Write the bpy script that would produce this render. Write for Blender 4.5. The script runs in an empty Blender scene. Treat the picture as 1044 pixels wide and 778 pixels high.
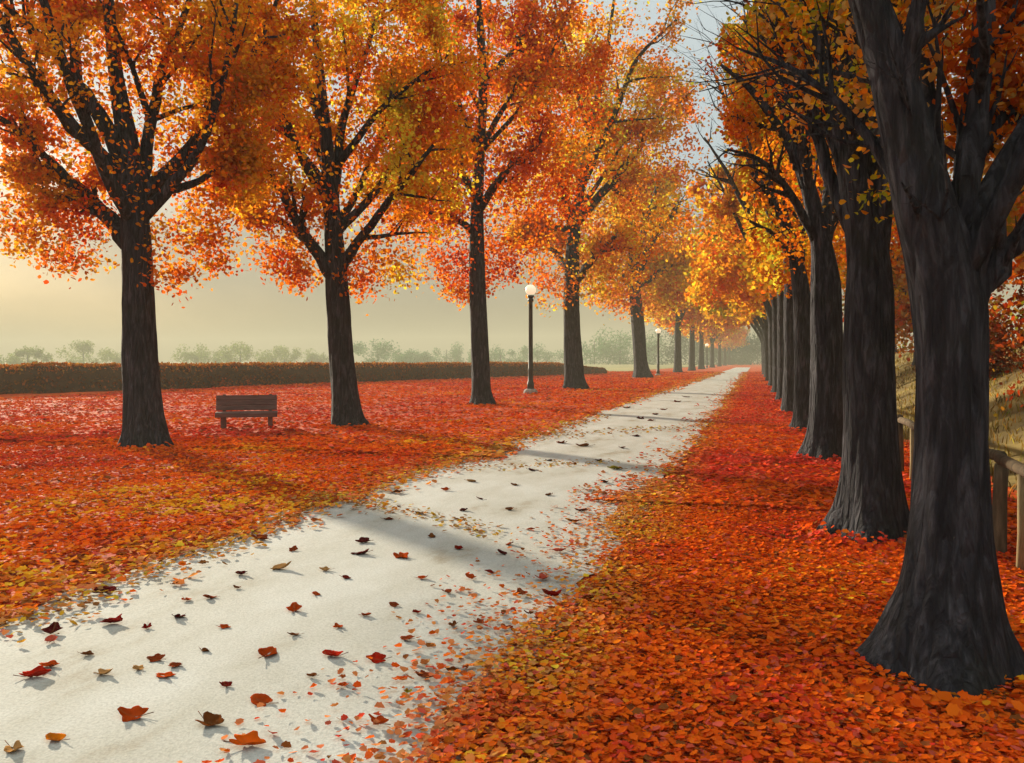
import bpy, math, random
import numpy as np
from mathutils import Vector, Matrix, noise

rng = np.random.default_rng(7)
random.seed(7)
scene = bpy.context.scene
COL = scene.collection
R = math.radians

# ------------------------------------------------------------------ camera
W, H, F = 1044.0, 778.0, 870.0
CAM_H = 1.7
YAW, PITCH = math.atan((770 - 522) / F), math.atan(21 / F)
cam_data = bpy.data.cameras.new('camera')
cam = bpy.data.objects.new('camera', cam_data)
COL.objects.link(cam)
scene.camera = cam
cam_data.sensor_width = 36.0
cam_data.lens = F / W * 36.0
cam_data.clip_start, cam_data.clip_end = 0.05, 6000
cam.location = (0, 0, CAM_H)
cam.rotation_euler = (R(90) - PITCH, 0, YAW)
CAMR = cam.rotation_euler.to_matrix()
EYE = Vector((0, 0, CAM_H))


def ray(px, py):
    return CAMR @ Vector(((px - W / 2) / F, (H / 2 - py) / F, -1.0))


def ground(px, py, z=0.0):
    d = ray(px, py)
    t = (z - CAM_H) / d.z
    return EYE + d * t


def at(px, py, depth):
    return EYE + ray(px, py) * depth


def depth_of(p):
    return -(CAMR.transposed() @ (Vector(p) - EYE)).z


# ------------------------------------------------------------------ helpers
def tag(o, label=None, cat=None, group=None, kind=None):
    if label: o['label'] = label
    if cat: o['category'] = cat
    if group: o['group'] = group
    if kind: o['kind'] = kind
    return o


def empty(name, loc, rz=0.0):
    o = bpy.data.objects.new(name, None)
    o.empty_display_size = 0.3
    o.location = loc
    o.rotation_euler = (0, 0, rz)
    COL.objects.link(o)
    return o


def link_mesh(name, me, mat=None, parent=None):
    o = bpy.data.objects.new(name, me)
    COL.objects.link(o)
    if mat is not None and len(me.materials) == 0:
        me.materials.append(mat)
    if parent is not None:
        o.parent = parent
    return o


def np_mesh(name, V, quads, smooth=False):
    """mesh from vertex array and an array of faces that all have the same corner count"""
    me = bpy.data.meshes.new(name)
    V = np.asarray(V, dtype=np.float32)
    Q = np.asarray(quads, dtype=np.int32)
    n, k = Q.shape
    me.vertices.add(len(V)); me.vertices.foreach_set('co', V.ravel())
    me.loops.add(n * k); me.loops.foreach_set('vertex_index', Q.ravel())
    me.polygons.add(n)
    me.polygons.foreach_set('loop_start', np.arange(0, n * k, k, dtype=np.int32))
    if smooth:
        me.polygons.foreach_set('use_smooth', np.ones(n, dtype=bool))
    me.update(calc_edges=True)
    return me


def set_col(me, C):
    a = me.attributes.new('Col', 'FLOAT_COLOR', 'POINT')
    C4 = np.ones((len(C), 4), dtype=np.float32)
    C4[:, :3] = C
    a.data.foreach_set('color', C4.ravel())


class MB:
    """collects quads/polys into one mesh"""
    def __init__(self): self.v, self.f = [], []

    def box(self, c, s, rot=None):
        b = len(self.v)
        for dz in (-.5, .5):
            for dx, dy in ((-.5, -.5), (.5, -.5), (.5, .5), (-.5, .5)):
                p = Vector((dx * s[0], dy * s[1], dz * s[2]))
                if rot is not None: p = rot @ p
                self.v.append(tuple(p + Vector(c)))
        for f in ((3, 2, 1, 0), (4, 5, 6, 7), (0, 1, 5, 4), (1, 2, 6, 5), (2, 3, 7, 6), (3, 0, 4, 7)):
            self.f.append(tuple(b + i for i in f))

    def lathe(self, prof, n=20, c=(0, 0, 0)):
        b = len(self.v)
        for r, z in prof:
            for k in range(n):
                a = 2 * math.pi * k / n
                self.v.append((c[0] + r * math.cos(a), c[1] + r * math.sin(a), c[2] + z))
        for i in range(len(prof) - 1):
            for k in range(n):
                k2 = (k + 1) % n
                self.f.append((b + i * n + k, b + i * n + k2, b + (i + 1) * n + k2, b + (i + 1) * n + k))
        self.f.append(tuple(b + k for k in reversed(range(n))))
        self.f.append(tuple(b + (len(prof) - 1) * n + k for k in range(n)))

    def tube(self, P, rad, n=8, disp=None, cap=True):
        P = [Vector(p) for p in P]
        m = len(P)
        b = len(self.v)
        t0 = (P[1] - P[0]).normalized()
        ref = Vector((1, 0, 0)) if abs(t0.x) < .8 else Vector((0, 1, 0))
        u = (ref - t0 * ref.dot(t0)).normalized()
        for i in range(m):
            t = (P[min(i + 1, m - 1)] - P[max(i - 1, 0)]).normalized()
            u = (u - t * u.dot(t)).normalized()
            w = t.cross(u)
            for k in range(n):
                a = 2 * math.pi * k / n
                r = rad[i]
                if disp is not None: r = disp(P[i], a, r)
                self.v.append(tuple(P[i] + (u * math.cos(a) + w * math.sin(a)) * r))
        for i in range(m - 1):
            for k in range(n):
                k2 = (k + 1) % n
                self.f.append((b + i * n + k, b + i * n + k2, b + (i + 1) * n + k2, b + (i + 1) * n + k))
        if cap:
            self.f.append(tuple(b + k for k in reversed(range(n))))
            self.f.append(tuple(b + (m - 1) * n + k for k in range(n)))

    def build(self, name, mat, parent=None, smooth=True, bevel=0.0):
        me = bpy.data.meshes.new(name)
        me.from_pydata(self.v, [], self.f)
        if smooth:
            me.polygons.foreach_set('use_smooth', [True] * len(me.polygons))
        me.update()
        o = link_mesh(name, me, mat, parent)
        if bevel:
            m = o.modifiers.new('bevel', 'BEVEL'); m.width = bevel; m.segments = 2
        return o


def catmull(P, per):
    P = [Vector(p) for p in P]
    out = []
    for i in range(len(P) - 1):
        p0 = P[i - 1] if i else P[0] * 2 - P[1]
        p1, p2 = P[i], P[i + 1]
        p3 = P[i + 2] if i + 2 < len(P) else P[-1] * 2 - P[-2]
        for k in range(per):
            t = k / per
            out.append(.5 * ((2 * p1) + (p2 - p0) * t + (2 * p0 - 5 * p1 + 4 * p2 - p3) * t * t + (3 * p1 - p0 - 3 * p2 + p3) * t ** 3))
    out.append(P[-1])
    return out


def lerp_list(L, per):
    out = []
    for i in range(len(L) - 1):
        for k in range(per):
            t = k / per
            out.append(L[i] * (1 - t) + L[i + 1] * t)
    out.append(L[-1])
    return out


def vnoise(P, f, seed=0):
    """smooth 3-D value noise in 0..1 for an array of points"""
    P = np.asarray(P, dtype=np.float64) * f + seed * 17.31 + 1000.0
    I = np.floor(P).astype(np.int64); T = P - I
    T = T * T * (3 - 2 * T)
    out = np.zeros(len(P))
    for dx in (0, 1):
        for dy in (0, 1):
            for dz in (0, 1):
                h = (I[:, 0] + dx) * 374761393 + (I[:, 1] + dy) * 668265263 + (I[:, 2] + dz) * 2147483647 + seed * 1274126177
                h = (h ^ (h >> 13)) * 1274126177
                h = (h ^ (h >> 16)) & 0xFFFFFF
                w = (T[:, 0] if dx else 1 - T[:, 0]) * (T[:, 1] if dy else 1 - T[:, 1]) * (T[:, 2] if dz else 1 - T[:, 2])
                out += w * h / float(0xFFFFFF)
    return out


def srgb(r, g, b):
    def f(c):
        c /= 255.0
        return c / 12.92 if c <= .04045 else ((c + .055) / 1.055) ** 2.4
    return np.array([f(r), f(g), f(b)])


# ------------------------------------------------------------------ materials
def new_mat(name):
    m = bpy.data.materials.new(name)
    m.use_nodes = True
    nt = m.node_tree
    nt.nodes.clear()
    return m, nt.nodes, nt.links


def out_node(N, L, shader):
    o = N.new('ShaderNodeOutputMaterial')
    L.new(shader, o.inputs['Surface'])
    return o


def ramp(N, stops):
    r = N.new('ShaderNodeValToRGB')
    e = r.color_ramp.elements
    while len(e) < len(stops): e.new(.5)
    for i, (p, c) in enumerate(stops):
        e[i].position = p
        e[i].color = (*c, 1)
    return r


def leaf_material(name, transl=.4, rough=.6):
    m, N, L = new_mat(name)
    a = N.new('ShaderNodeAttribute'); a.attribute_name = 'Col'
    d = N.new('ShaderNodeBsdfDiffuse')
    t = N.new('ShaderNodeBsdfTranslucent')
    mx = N.new('ShaderNodeMixShader'); mx.inputs[0].default_value = transl
    L.new(a.outputs['Color'], d.inputs['Color'])
    L.new(a.outputs['Color'], t.inputs['Color'])
    L.new(d.outputs[0], mx.inputs[1]); L.new(t.outputs[0], mx.inputs[2])
    out_node(N, L, mx.outputs[0])
    return m


def solid_material(name, stops, scale=(6, 6, 6), rough=.85, bump=.3, bump_scale=1.0, detail=6, spec=.2):
    m, N, L = new_mat(name)
    tc = N.new('ShaderNodeTexCoord')
    mp = N.new('ShaderNodeMapping'); mp.inputs['Scale'].default_value = scale
    nz = N.new('ShaderNodeTexNoise'); nz.inputs['Scale'].default_value = 1.0; nz.inputs['Detail'].default_value = detail
    nz.inputs['Roughness'].default_value = .62
    L.new(tc.outputs['Object'], mp.inputs['Vector']); L.new(mp.outputs[0], nz.inputs['Vector'])
    r = ramp(N, stops)
    L.new(nz.outputs['Fac'], r.inputs[0])
    b = N.new('ShaderNodeBsdfPrincipled')
    b.inputs['Roughness'].default_value = rough
    b.inputs['Specular IOR Level'].default_value = spec
    L.new(r.outputs[0], b.inputs['Base Color'])
    if bump:
        bp = N.new('ShaderNodeBump'); bp.inputs['Strength'].default_value = bump; bp.inputs['Distance'].default_value = .03 * bump_scale
        L.new(nz.outputs['Fac'], bp.inputs['Height']); L.new(bp.outputs[0], b.inputs['Normal'])
    out_node(N, L, b.outputs[0])
    return m


def bark_material():
    m, N, L = new_mat('bark')
    tc = N.new('ShaderNodeTexCoord')
    mp = N.new('ShaderNodeMapping'); mp.inputs['Scale'].default_value = (9, 9, 1.5)
    nz = N.new('ShaderNodeTexNoise'); nz.inputs['Scale'].default_value = 1.6; nz.inputs['Detail'].default_value = 8
    nz.inputs['Roughness'].default_value = .65; nz.inputs['Distortion'].default_value = .6
    L.new(tc.outputs['Object'], mp.inputs['Vector']); L.new(mp.outputs[0], nz.inputs['Vector'])
    vo = N.new('ShaderNodeTexVoronoi'); vo.feature = 'DISTANCE_TO_EDGE'; vo.inputs['Scale'].default_value = 1.7
    mp2 = N.new('ShaderNodeMapping'); mp2.inputs['Scale'].default_value = (9, 9, 1.1)
    ad = N.new('ShaderNodeMixRGB'); ad.blend_type = 'ADD'; ad.inputs[0].default_value = .5
    L.new(tc.outputs['Object'], mp2.inputs['Vector'])
    L.new(mp2.outputs[0], ad.inputs[1]); L.new(nz.outputs['Color'], ad.inputs[2]); L.new(ad.outputs[0], vo.inputs['Vector'])
    r = ramp(N, [(.28, (.016, .015, .018)), (.5, (.044, .042, .050)), (.72, (.135, .13, .148))])
    L.new(nz.outputs['Fac'], r.inputs[0])
    big = N.new('ShaderNodeTexNoise'); big.inputs['Scale'].default_value = 1.3; big.inputs['Detail'].default_value = 3
    L.new(tc.outputs['Object'], big.inputs['Vector'])
    mossr = ramp(N, [(.56, (0, 0, 0)), (.72, (.6, .6, .6))])
    L.new(big.outputs['Fac'], mossr.inputs[0])
    mix = N.new('ShaderNodeMixRGB'); mix.inputs[2].default_value = (.042, .045, .03, 1)
    L.new(mossr.outputs[0], mix.inputs[0]); L.new(r.outputs[0], mix.inputs[1])
    b = N.new('ShaderNodeBsdfPrincipled'); b.inputs['Roughness'].default_value = .88; b.inputs['Specular IOR Level'].default_value = .15
    L.new(mix.outputs[0], b.inputs['Base Color'])
    ma = N.new('ShaderNodeMath'); ma.operation = 'MINIMUM'; ma.inputs[1].default_value = .25
    L.new(vo.outputs['Distance'], ma.inputs[0])
    m2 = N.new('ShaderNodeMath'); m2.operation = 'MULTIPLY_ADD'; m2.inputs[1].default_value = 2.2
    L.new(ma.outputs[0], m2.inputs[0]); L.new(nz.outputs['Fac'], m2.inputs[2])
    bp = N.new('ShaderNodeBump'); bp.inputs['Strength'].default_value = 1.0; bp.inputs['Distance'].default_value = .09
    L.new(m2.outputs[0], bp.inputs['Height']); L.new(bp.outputs[0], b.inputs['Normal'])
    out_node(N, L, b.outputs[0])
    return m


LEAF = leaf_material('autumn_leaf', .6)
LITTER = leaf_material('litter_leaf', .15)
DRYLEAF = leaf_material('hedge_leaf', .2)
FARLEAF = leaf_material('far_leaf', .25)
BARK = bark_material()
DARKWOOD = solid_material('bench_wood', [(.3, (.07, .04, .035)), (.7, (.19, .115, .10))], (3, 25, 25), .55, .3, .3, spec=.4)
FENCEWOOD = solid_material('fence_wood', [(.3, (.035, .024, .014)), (.55, (.10, .07, .04)), (.75, (.20, .145, .085))], (14, 14, 2.5), .9, .6, .5)
STAKEWOOD = solid_material('stake_wood', [(.3, (.16, .11, .05)), (.7, (.32, .24, .12))], (14, 14, 2.5), .9, .5, .5)
POST = solid_material('lamp_post_paint', [(.3, (.010, .012, .010)), (.7, (.035, .036, .030))], (8, 8, 3), .5, .15, .3, spec=.4)
STONE = solid_material('footing_stone', [(.3, (.20, .18, .16)), (.7, (.42, .38, .33))], (7, 7, 7), .9, .5, .5)


# ------------------------------------------------------------------ leaves
SHAPE_LEAF = (np.array([[0, -.5], [.34, -.18], [.27, .22], [0, .5], [-.27, .22], [-.34, -.18]]),
              np.array([[0, 1, 2, 3], [0, 3, 4, 5]]))
# a lobed leaf as quads round the midrib
SHAPE_LOBED = (np.array([[0, -.5], [.18, -.40], [.40, -.32], [.36, -.10], [.46, .10], [.33, .18], [.20, .38], [0, .55],
                         [-.20, .38], [-.33, .18], [-.46, .10], [-.36, -.10], [-.40, -.32], [-.18, -.40], [0, -.1], [0, .2]]),
               np.array([[0, 1, 3, 14], [1, 2, 3, 3], [14, 3, 5, 15], [3, 4, 5, 5], [15, 5, 6, 7],
                         [0, 14, 11, 13], [13, 11, 12, 12], [14, 15, 9, 11], [11, 9, 10, 10], [15, 7, 8, 9]]))


def rot_mats(nrm, spin):
    """rotation matrices that take +z to nrm and spin about it"""
    n = nrm / np.linalg.norm(nrm, axis=1, keepdims=True)
    ref = np.where(np.abs(n[:, 2:3]) < .9, np.array([[0, 0, 1.0]]), np.array([[1.0, 0, 0]]))
    u = np.cross(ref, n); u /= np.linalg.norm(u, axis=1, keepdims=True)
    w = np.cross(n, u)
    c, s = np.cos(spin)[:, None], np.sin(spin)[:, None]
    a = u * c + w * s
    b = -u * s + w * c
    return np.stack([a, b, n], axis=2)


def leaves_mesh(name, P, size, C, nrm, shape='leaf', fold=.25, curl=.15):
    S2, Q = SHAPE_LEAF if shape == 'leaf' else SHAPE_LOBED
    n, k = len(P), len(S2)
    tri = shape != 'leaf'
    T = np.zeros((n, k, 3))
    asp = rng.uniform(.8, 1.2, n)
    fo = rng.normal(fold, .12, n); cu = rng.normal(curl, .25, n)
    T[:, :, 0] = S2[None, :, 0] * asp[:, None]
    T[:, :, 1] = S2[None, :, 1]
    T[:, :, 2] = np.abs(S2[None, :, 0]) * fo[:, None] + (S2[None, :, 1] ** 2) * cu[:, None]
    T *= size[:, None, None]
    M = rot_mats(nrm, rng.uniform(0, 2 * math.pi, n))
    V = np.einsum('nij,nkj->nki', M, T) + P[:, None, :]
    if tri:
        # split into triangles so that every face has three corners
        Tq = []
        for a, b, c, d in Q:
            Tq.append((a, b, c))
            if d != c: Tq.append((a, c, d))
        Q = np.array(Tq)
    faces = (Q[None] + (np.arange(n) * k)[:, None, None]).reshape(-1, Q.shape[1])
    me = np_mesh(name, V.reshape(-1, 3), faces)
    set_col(me, np.repeat(C, k, axis=0))
    return me


def jitter_col(C, amt=.22, hue=.12):
    n = len(C)
    v = np.exp(rng.normal(0, amt, (n, 1)))
    h = np.exp(rng.normal(0, hue, (n, 3)))
    return np.clip(C * v * h, .002, .85)


RED = srgb(176, 38, 20); DRED = srgb(120, 24, 18); ORANGE = srgb(214, 92, 18); BURNT = srgb(178, 66, 18)
GOLD = srgb(216, 146, 30); AMBER = srgb(210, 116, 22); BROWN = srgb(112, 62, 28); OLIVE = srgb(150, 136, 36); RUST = srgb(136, 56, 24)
YELLOW = srgb(216, 182, 52); PINK = srgb(196, 86, 66); TAN = srgb(186, 138, 84); MAROON = srgb(84, 22, 22)


def palette_pick(pal, t):
    """pal: list of colours; t: 0..1 array picks smoothly"""
    pal = np.array(pal)
    x = np.clip(t, 0, .999) * (len(pal) - 1)
    i = x.astype(int); f = (x - i)[:, None]
    return pal[i] * (1 - f) + pal[np.minimum(i + 1, len(pal) - 1)] * f


# ------------------------------------------------------------------ trees
def spread(t): return max(0.0, min(1.0, (t - .5) * 1.7 + .5))


def perp(v):
    r = Vector((random.gauss(0, 1), random.gauss(0, 1), random.gauss(0, 1)))
    r = r - v * r.dot(v)
    return r.normalized()


def spawn(mb, P, rad, level, tips, scale, n_child):
    """side branches of a limb given as points and radii"""
    L = sum((P[i + 1] - P[i]).length for i in range(len(P) - 1))
    for c in range(n_child):
        t = random.uniform(.28, .98)
        x = t * (len(P) - 1); i = min(int(x), len(P) - 2)
        p = P[i].lerp(P[i + 1], x - i)
        d0 = (P[i + 1] - P[i]).normalized()
        ln = L * random.uniform(.22, .45) * (1.15 - .5 * t)
        d = (d0 * random.uniform(.5, 1.0) + perp(d0) * random.uniform(.5, .95)).normalized()
        r0 = min(rad[i] * random.uniform(.45, .7), rad[i])
        pts, q = [p], p.copy()
        for k in range(4):
            d = (d + Vector((random.gauss(0, .16), random.gauss(0, .16), random.gauss(.06, .14)))).normalized()
            q = q + d * ln / 4
            pts.append(q.copy())
        rr = [r0, r0 * .8, r0 * .58, r0 * .38, r0 * .15]
        mb.tube(pts, rr, 5 if level > 1 else 6, cap=False)
        tips.extend(pts[2:])
        if level < 3 and ln > .5 * scale:
            spawn(mb, pts, rr, level + 1, tips, scale, 3 if level == 1 else 2)


def make_tree(base, trunk, limbs, label, cat, group, blobs, pal, n_leaves, leaf_size, flare=1.0, lobes=5, extra=4,
              limit=None, tip_share=.5, clump=.55, name='autumn_tree', gap=.40, trunk_seg=36, warm=None, thin=0.0, n_side=6, tip_reach=1.2, phase=None):
    """trunk / limbs: lists of (point, radius) in world space. blobs: (centre, radii) ellipsoids that hold the crown."""
    base = Vector(base)
    root = empty(name, base)
    tag(root, label, cat, group)
    seed = random.uniform(0, 100)
    # trunk
    P = catmull([p - base for p, r in trunk], 7)
    rad = lerp_list([r for p, r in trunk], 7)
    r_ref = rad[len(rad) // 4]

    def disp(p, a, r):
        z = max(0, p.z)
        fl = math.exp(-z / (r_ref * 1.15))
        lob = .5 + .5 * math.cos(a * lobes + (seed if phase is None else phase))
        r2 = r * (1 + flare * fl * (.18 + .75 * lob ** 1.6) * .6)
        n3 = abs(noise.noise(Vector((math.cos(a) * 13 + seed, math.sin(a) * 13, p.z / max(r_ref, .05) * .45))))
        nn = noise.noise(Vector((math.cos(a) * 2.2 + seed, math.sin(a) * 2.2, p.z / max(r_ref, .05) * .22)))
        n2 = noise.noise(Vector((math.cos(a) * 6 + seed, math.sin(a) * 6, p.z / max(r_ref, .05) * .5)))
        return r2 * (1 + .09 * nn + .05 * n2 - .07 * n3)
    mb = MB()
    P2, r2 = [P[0] - Vector((0, 0, .12))] + P, [rad[0] * 1.0] + rad
    mb.tube(P2, r2, trunk_seg, disp)
    mb.build('trunk', BARK, root)
    tips = []
    for lim in limbs:
        LP = catmull([p - base for p, r in lim], 4)
        LR = lerp_list([r for p, r in lim], 4)
        for i in range(1, len(LP)):
            LP[i] = LP[i] + Vector((random.gauss(0, 1), random.gauss(0, 1), random.gauss(0, 1))) * LR[i] * .14
        m = MB()
        m.tube(LP, LR, 10, lambda p, a, r: r * (1 + .12 * noise.noise(p * 3 + Vector((math.cos(a), math.sin(a), seed)))))
        scl = max(.4, sum((LP[i + 1] - LP[i]).length for i in range(len(LP) - 1)) / 4)
        spawn(m, LP, LR, 1, tips, scl, n_side)
        tips.extend(LP[len(LP) // 2:])
        m.build('limb', BARK, root)
    # crown
    vols = np.array([b[1][0] * b[1][1] * b[1][2] for b in blobs]) ** .62
    want = 2600
    cen, bi = [], rng.choice(len(blobs), size=want * 3, p=vols / vols.sum())
    U = rng.normal(size=(len(bi), 3)); U /= np.linalg.norm(U, axis=1, keepdims=True)
    U *= (rng.uniform(0, 1, (len(bi), 1)) ** (1 / 2.4))
    C0 = np.array([list(b[0]) for b in blobs]); R0 = np.array([b[1] for b in blobs])
    X = C0[bi] + U * R0[bi]
    keep = vnoise(X, .9 / max(clump * 1.6, .2), int(seed)) > gap
    X = X[keep][:want]
    if tips:
        TP = np.array([list(t + base) for t in tips])
        if limit is not None: TP = TP[limit(TP + np.array([.75, 0, 0]))]
        # only tips that lie near the crown's volume carry leaves
        dd = np.min(np.linalg.norm((TP[:, None] - C0[None]) / R0[None], axis=2), axis=1)
        TP = TP[dd < tip_reach]
    else:
        TP = X[:1]
    nt = int(n_leaves * tip_share) if len(TP) > 4 else 0
    nf = n_leaves - nt
    src = np.concatenate([X[rng.integers(0, len(X), nf)], TP[rng.integers(0, len(TP), nt)]]) if nt else X[rng.integers(0, len(X), nf)]
    LPOS = src + rng.normal(size=src.shape) * clump * np.array([.33, .33, .26])
    if limit is not None: LPOS = LPOS[limit(LPOS) | ((np.arange(len(LPOS)) >= nf) & limit(LPOS + np.array([.75, 0, 0])))]
    fwd = np.array([-math.sin(YAW), math.cos(YAW)])
    front = (LPOS[:, :2] - np.array([base.x, base.y])) @ fwd < .25 * clump
    ok = (np.linalg.norm(LPOS - np.array([0, 0, CAM_H]), axis=1) > 2.8) & ~(front & (rng.uniform(0, 1, len(LPOS)) < thin))
    LPOS = LPOS[ok]
    n = len(LPOS)
    t = .55 * vnoise(LPOS, .55 / max(clump, .3), 3 + int(seed)) + .45 * vnoise(LPOS, 1.6 / max(clump, .3), 9)
    t = (t - .5) * 1.9 + .5 + rng.normal(0, .09, n)
    if warm is not None: t = t + warm(LPOS)
    C = np.clip(jitter_col(palette_pick(pal, t + .13), .16, .08) * np.array([1.06, 1.28, 1.15]), 0, .8)
    nrm = rng.normal(size=(n, 3)) + np.array([0, 0, .5])
    sz = leaf_size * rng.uniform(.65, 1.3, n)
    me = leaves_mesh('crown', LPOS - np.array(list(base)), sz, C, nrm)
    link_mesh('crown', me, LEAF, root)
    return root


def px_line(L, D, off=None, dd=0.0):
    """(px, py, width px) along a limb at view depth D -> (point, radius)"""
    out = []
    for i, (x, y, w) in enumerate(L):
        f = i / max(1, len(L) - 1)
        d = D + dd * f
        out.append((at(x, y, d), w * .5 * d / F))
    return out


ROW_L = 'autumn trees lining the left edge of the path'
ROW_R = 'autumn trees lining the right edge of the path'

PAL_GOLDRED = [RED, BURNT, ORANGE, ORANGE, AMBER, GOLD]
PAL_ORANGE = [BURNT, ORANGE, ORANGE, AMBER, GOLD, GOLD, YELLOW]
PAL_RED = [RED, BURNT, ORANGE, ORANGE, ORANGE, AMBER, GOLD]
PAL_RUST = [RUST, BURNT, ORANGE, AMBER, TAN, AMBER, GOLD, OLIVE]
PAL_AMBER = [ORANGE, ORANGE, AMBER, AMBER, GOLD, YELLOW]

# ---- left row: trunk and limbs traced at the depth of each base
LEFT = [
    dict(base=(150, 457), trunk=[(150, 460, 46), (148, 430, 42), (143, 370, 37), (141, 300, 34), (139, 240, 31), (136, 195, 28), (131, 150, 22), (121, 95, 17), (114, 40, 13), (108, -40, 10), (104, -150, 5)],
         limbs=[([(138, 262, 20), (112, 224, 16), (76, 190, 13), (40, 170, 9), (22, 168, 6)], .6),
                ([(78, 192, 10), (45, 158, 8), (8, 126, 6), (-40, 100, 4)], -1.0),
                ([(136, 196, 20), (108, 128, 16), (80, 86, 12), (48, 44, 9), (8, 8, 6), (-40, -40, 4)], -1.2),
                ([(142, 205, 15), (152, 135, 12), (166, 70, 9), (190, 8, 6), (212, -70, 4)], 1.4),
                ([(144, 222, 15), (176, 188, 11), (204, 150, 8), (222, 100, 7), (236, 40, 5), (246, -40, 3)], -.7),
                ([(172, 194, 9), (204, 184, 7), (238, 163, 4), (255, 150, 2)], .7),
                ([(80, 86, 9), (76, 40, 6), (64, 0, 4), (60, -50, 3)], 1.0)],
         r=4.1, cz=8.5, rz=4.5, n=105000, ls=.092, pal=[RED, BURNT, ORANGE, ORANGE, AMBER, AMBER, GOLD, GOLD],
         low=[(48, 238, 62, 38), (190, 248, 52, 44), (178, 283, 24, 14), (70, 262, 40, 18), (20, 205, 50, 40), (238, 130, 60, 100)],
         label='big foremost tree of the left row with a low limb reaching left over the lawn'),
    dict(base=(355, 436), trunk=[(355, 439, 36), (353, 420, 31), (348, 360, 27), (344, 300, 25), (342, 262, 23), (338, 212, 19), (333, 145, 14), (326, 75, 10), (319, 5, 8), (312, -90, 4)],
         limbs=[([(341, 284, 15), (312, 242, 11), (288, 198, 9), (272, 172, 6)], -.8),
                ([(318, 252, 8), (288, 226, 6), (262, 214, 5), (240, 206, 3)], .9),
                ([(333, 130, 11), (306, 82, 8), (280, 68, 6), (246, 60, 3)], .8),
                ([(283, 70, 5), (272, 45, 4), (264, 15, 3)], .0),
                ([(346, 274, 13), (370, 240, 9), (404, 196, 7), (442, 148, 4)], -1.2),
                ([(340, 205, 11), (350, 122, 8), (374, 50, 5), (392, -10, 3)], 1.4),
                ([(344, 170, 8), (388, 112, 6), (450, 62, 3)], -.5),
                ([(338, 190, 8), (322, 150, 6), (306, 116, 4)], 1.6)],
         r=4.0, cz=9.4, rz=5.0, n=88000, ls=.108, pal=[RED, ORANGE, ORANGE, AMBER, AMBER, GOLD, YELLOW],
         low=[(288, 250, 38, 28), (388, 268, 42, 30), (362, 285, 24, 18), (300, 276, 28, 16), (428, 150, 60, 100), (258, 170, 40, 60)],
         label='second tree of the left row, standing right of the bench'),
    dict(base=(492, 414), trunk=[(492, 416, 27), (491, 397, 21), (488, 330, 19), (486, 268, 17), (487, 200, 13), (490, 150, 10), (493, 80, 8), (488, 0, 6), (480, -80, 3)],
         limbs=[([(484, 198, 9), (462, 165, 7), (430, 130, 4)], 1.2),
                ([(490, 212, 9), (514, 176, 7), (552, 144, 4)], -1.2),
                ([(491, 160, 7), (470, 112, 5), (456, 50, 3)], -1.5),
                ([(493, 82, 7), (528, 45, 5), (546, -5, 3)], 1.8),
                ([(487, 236, 8), (460, 222, 6), (425, 214, 3)], -.6),
                ([(489, 110, 6), (455, 40, 4), (445, -10, 3)], .9),
                ([(491, 150, 6), (520, 100, 5), (556, 60, 3)], .4)],
         r=5.3, cz=10.9, rz=6.2, n=76000, ls=.138, pal=PAL_RED,
         low=[(452, 275, 30, 30), (510, 266, 24, 26), (476, 292, 26, 14), (556, 160, 44, 90), (440, 190, 40, 60)],
         label='third tree of the left row, standing left of the taller lamp post'),
    dict(base=(586, 397), trunk=[(586, 399, 25), (585, 381, 21), (583, 330, 18), (583, 284, 17), (585, 240, 14), (592, 190, 10), (602, 130, 8), (616, 70, 6), (626, 0, 3)],
         limbs=[([(584, 236, 10), (570, 170, 8), (562, 135, 4)], -1.5),
                ([(588, 226, 10), (640, 166, 7), (682, 100, 4)], 1.5),
                ([(594, 190, 7), (625, 120, 6), (650, 60, 4), (690, 20, 2)], -1.4),
                ([(585, 290, 9), (602, 268, 7), (630, 238, 4)], -1.8),
                ([(583, 285, 9), (570, 262, 7), (548, 240, 4)], 2.2),
                ([(586, 235, 8), (556, 232, 5), (530, 236, 3)], .5)],
         r=7.0, cz=14.4, rz=9.3, n=76000, ls=.2, pal=PAL_AMBER,
         low=[(556, 290, 30, 28), (622, 280, 34, 30)],
         label='fourth tree of the left row, standing right of the taller lamp post'),
    dict(base=(655, 386), trunk=[(655, 387, 19), (653, 368, 15), (650, 325, 14), (646, 285, 13), (646, 240, 9), (650, 200, 6), (655, 170, 3)],
         limbs=[([(647, 292, 9), (620, 268, 6), (592, 254, 4)], 1.5),
                ([(648, 288, 9), (666, 242, 7), (690, 214, 4)], -1.5),
                ([(646, 282, 8), (640, 232, 6), (626, 195, 3)], 2.0),
                ([(648, 292, 8), (684, 272, 6), (716, 262, 3)], 1.0),
                ([(647, 270, 7), (660, 220, 5), (672, 185, 3)], -2.5)],
         r=6.1, cz=13.3, rz=7.5, n=42000, ls=.3, pal=PAL_ORANGE,
         low=[(625, 300, 26, 18), (676, 300, 30, 18)],
         label='fifth tree of the left row, standing left of the small far lamp post'),
]

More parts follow.
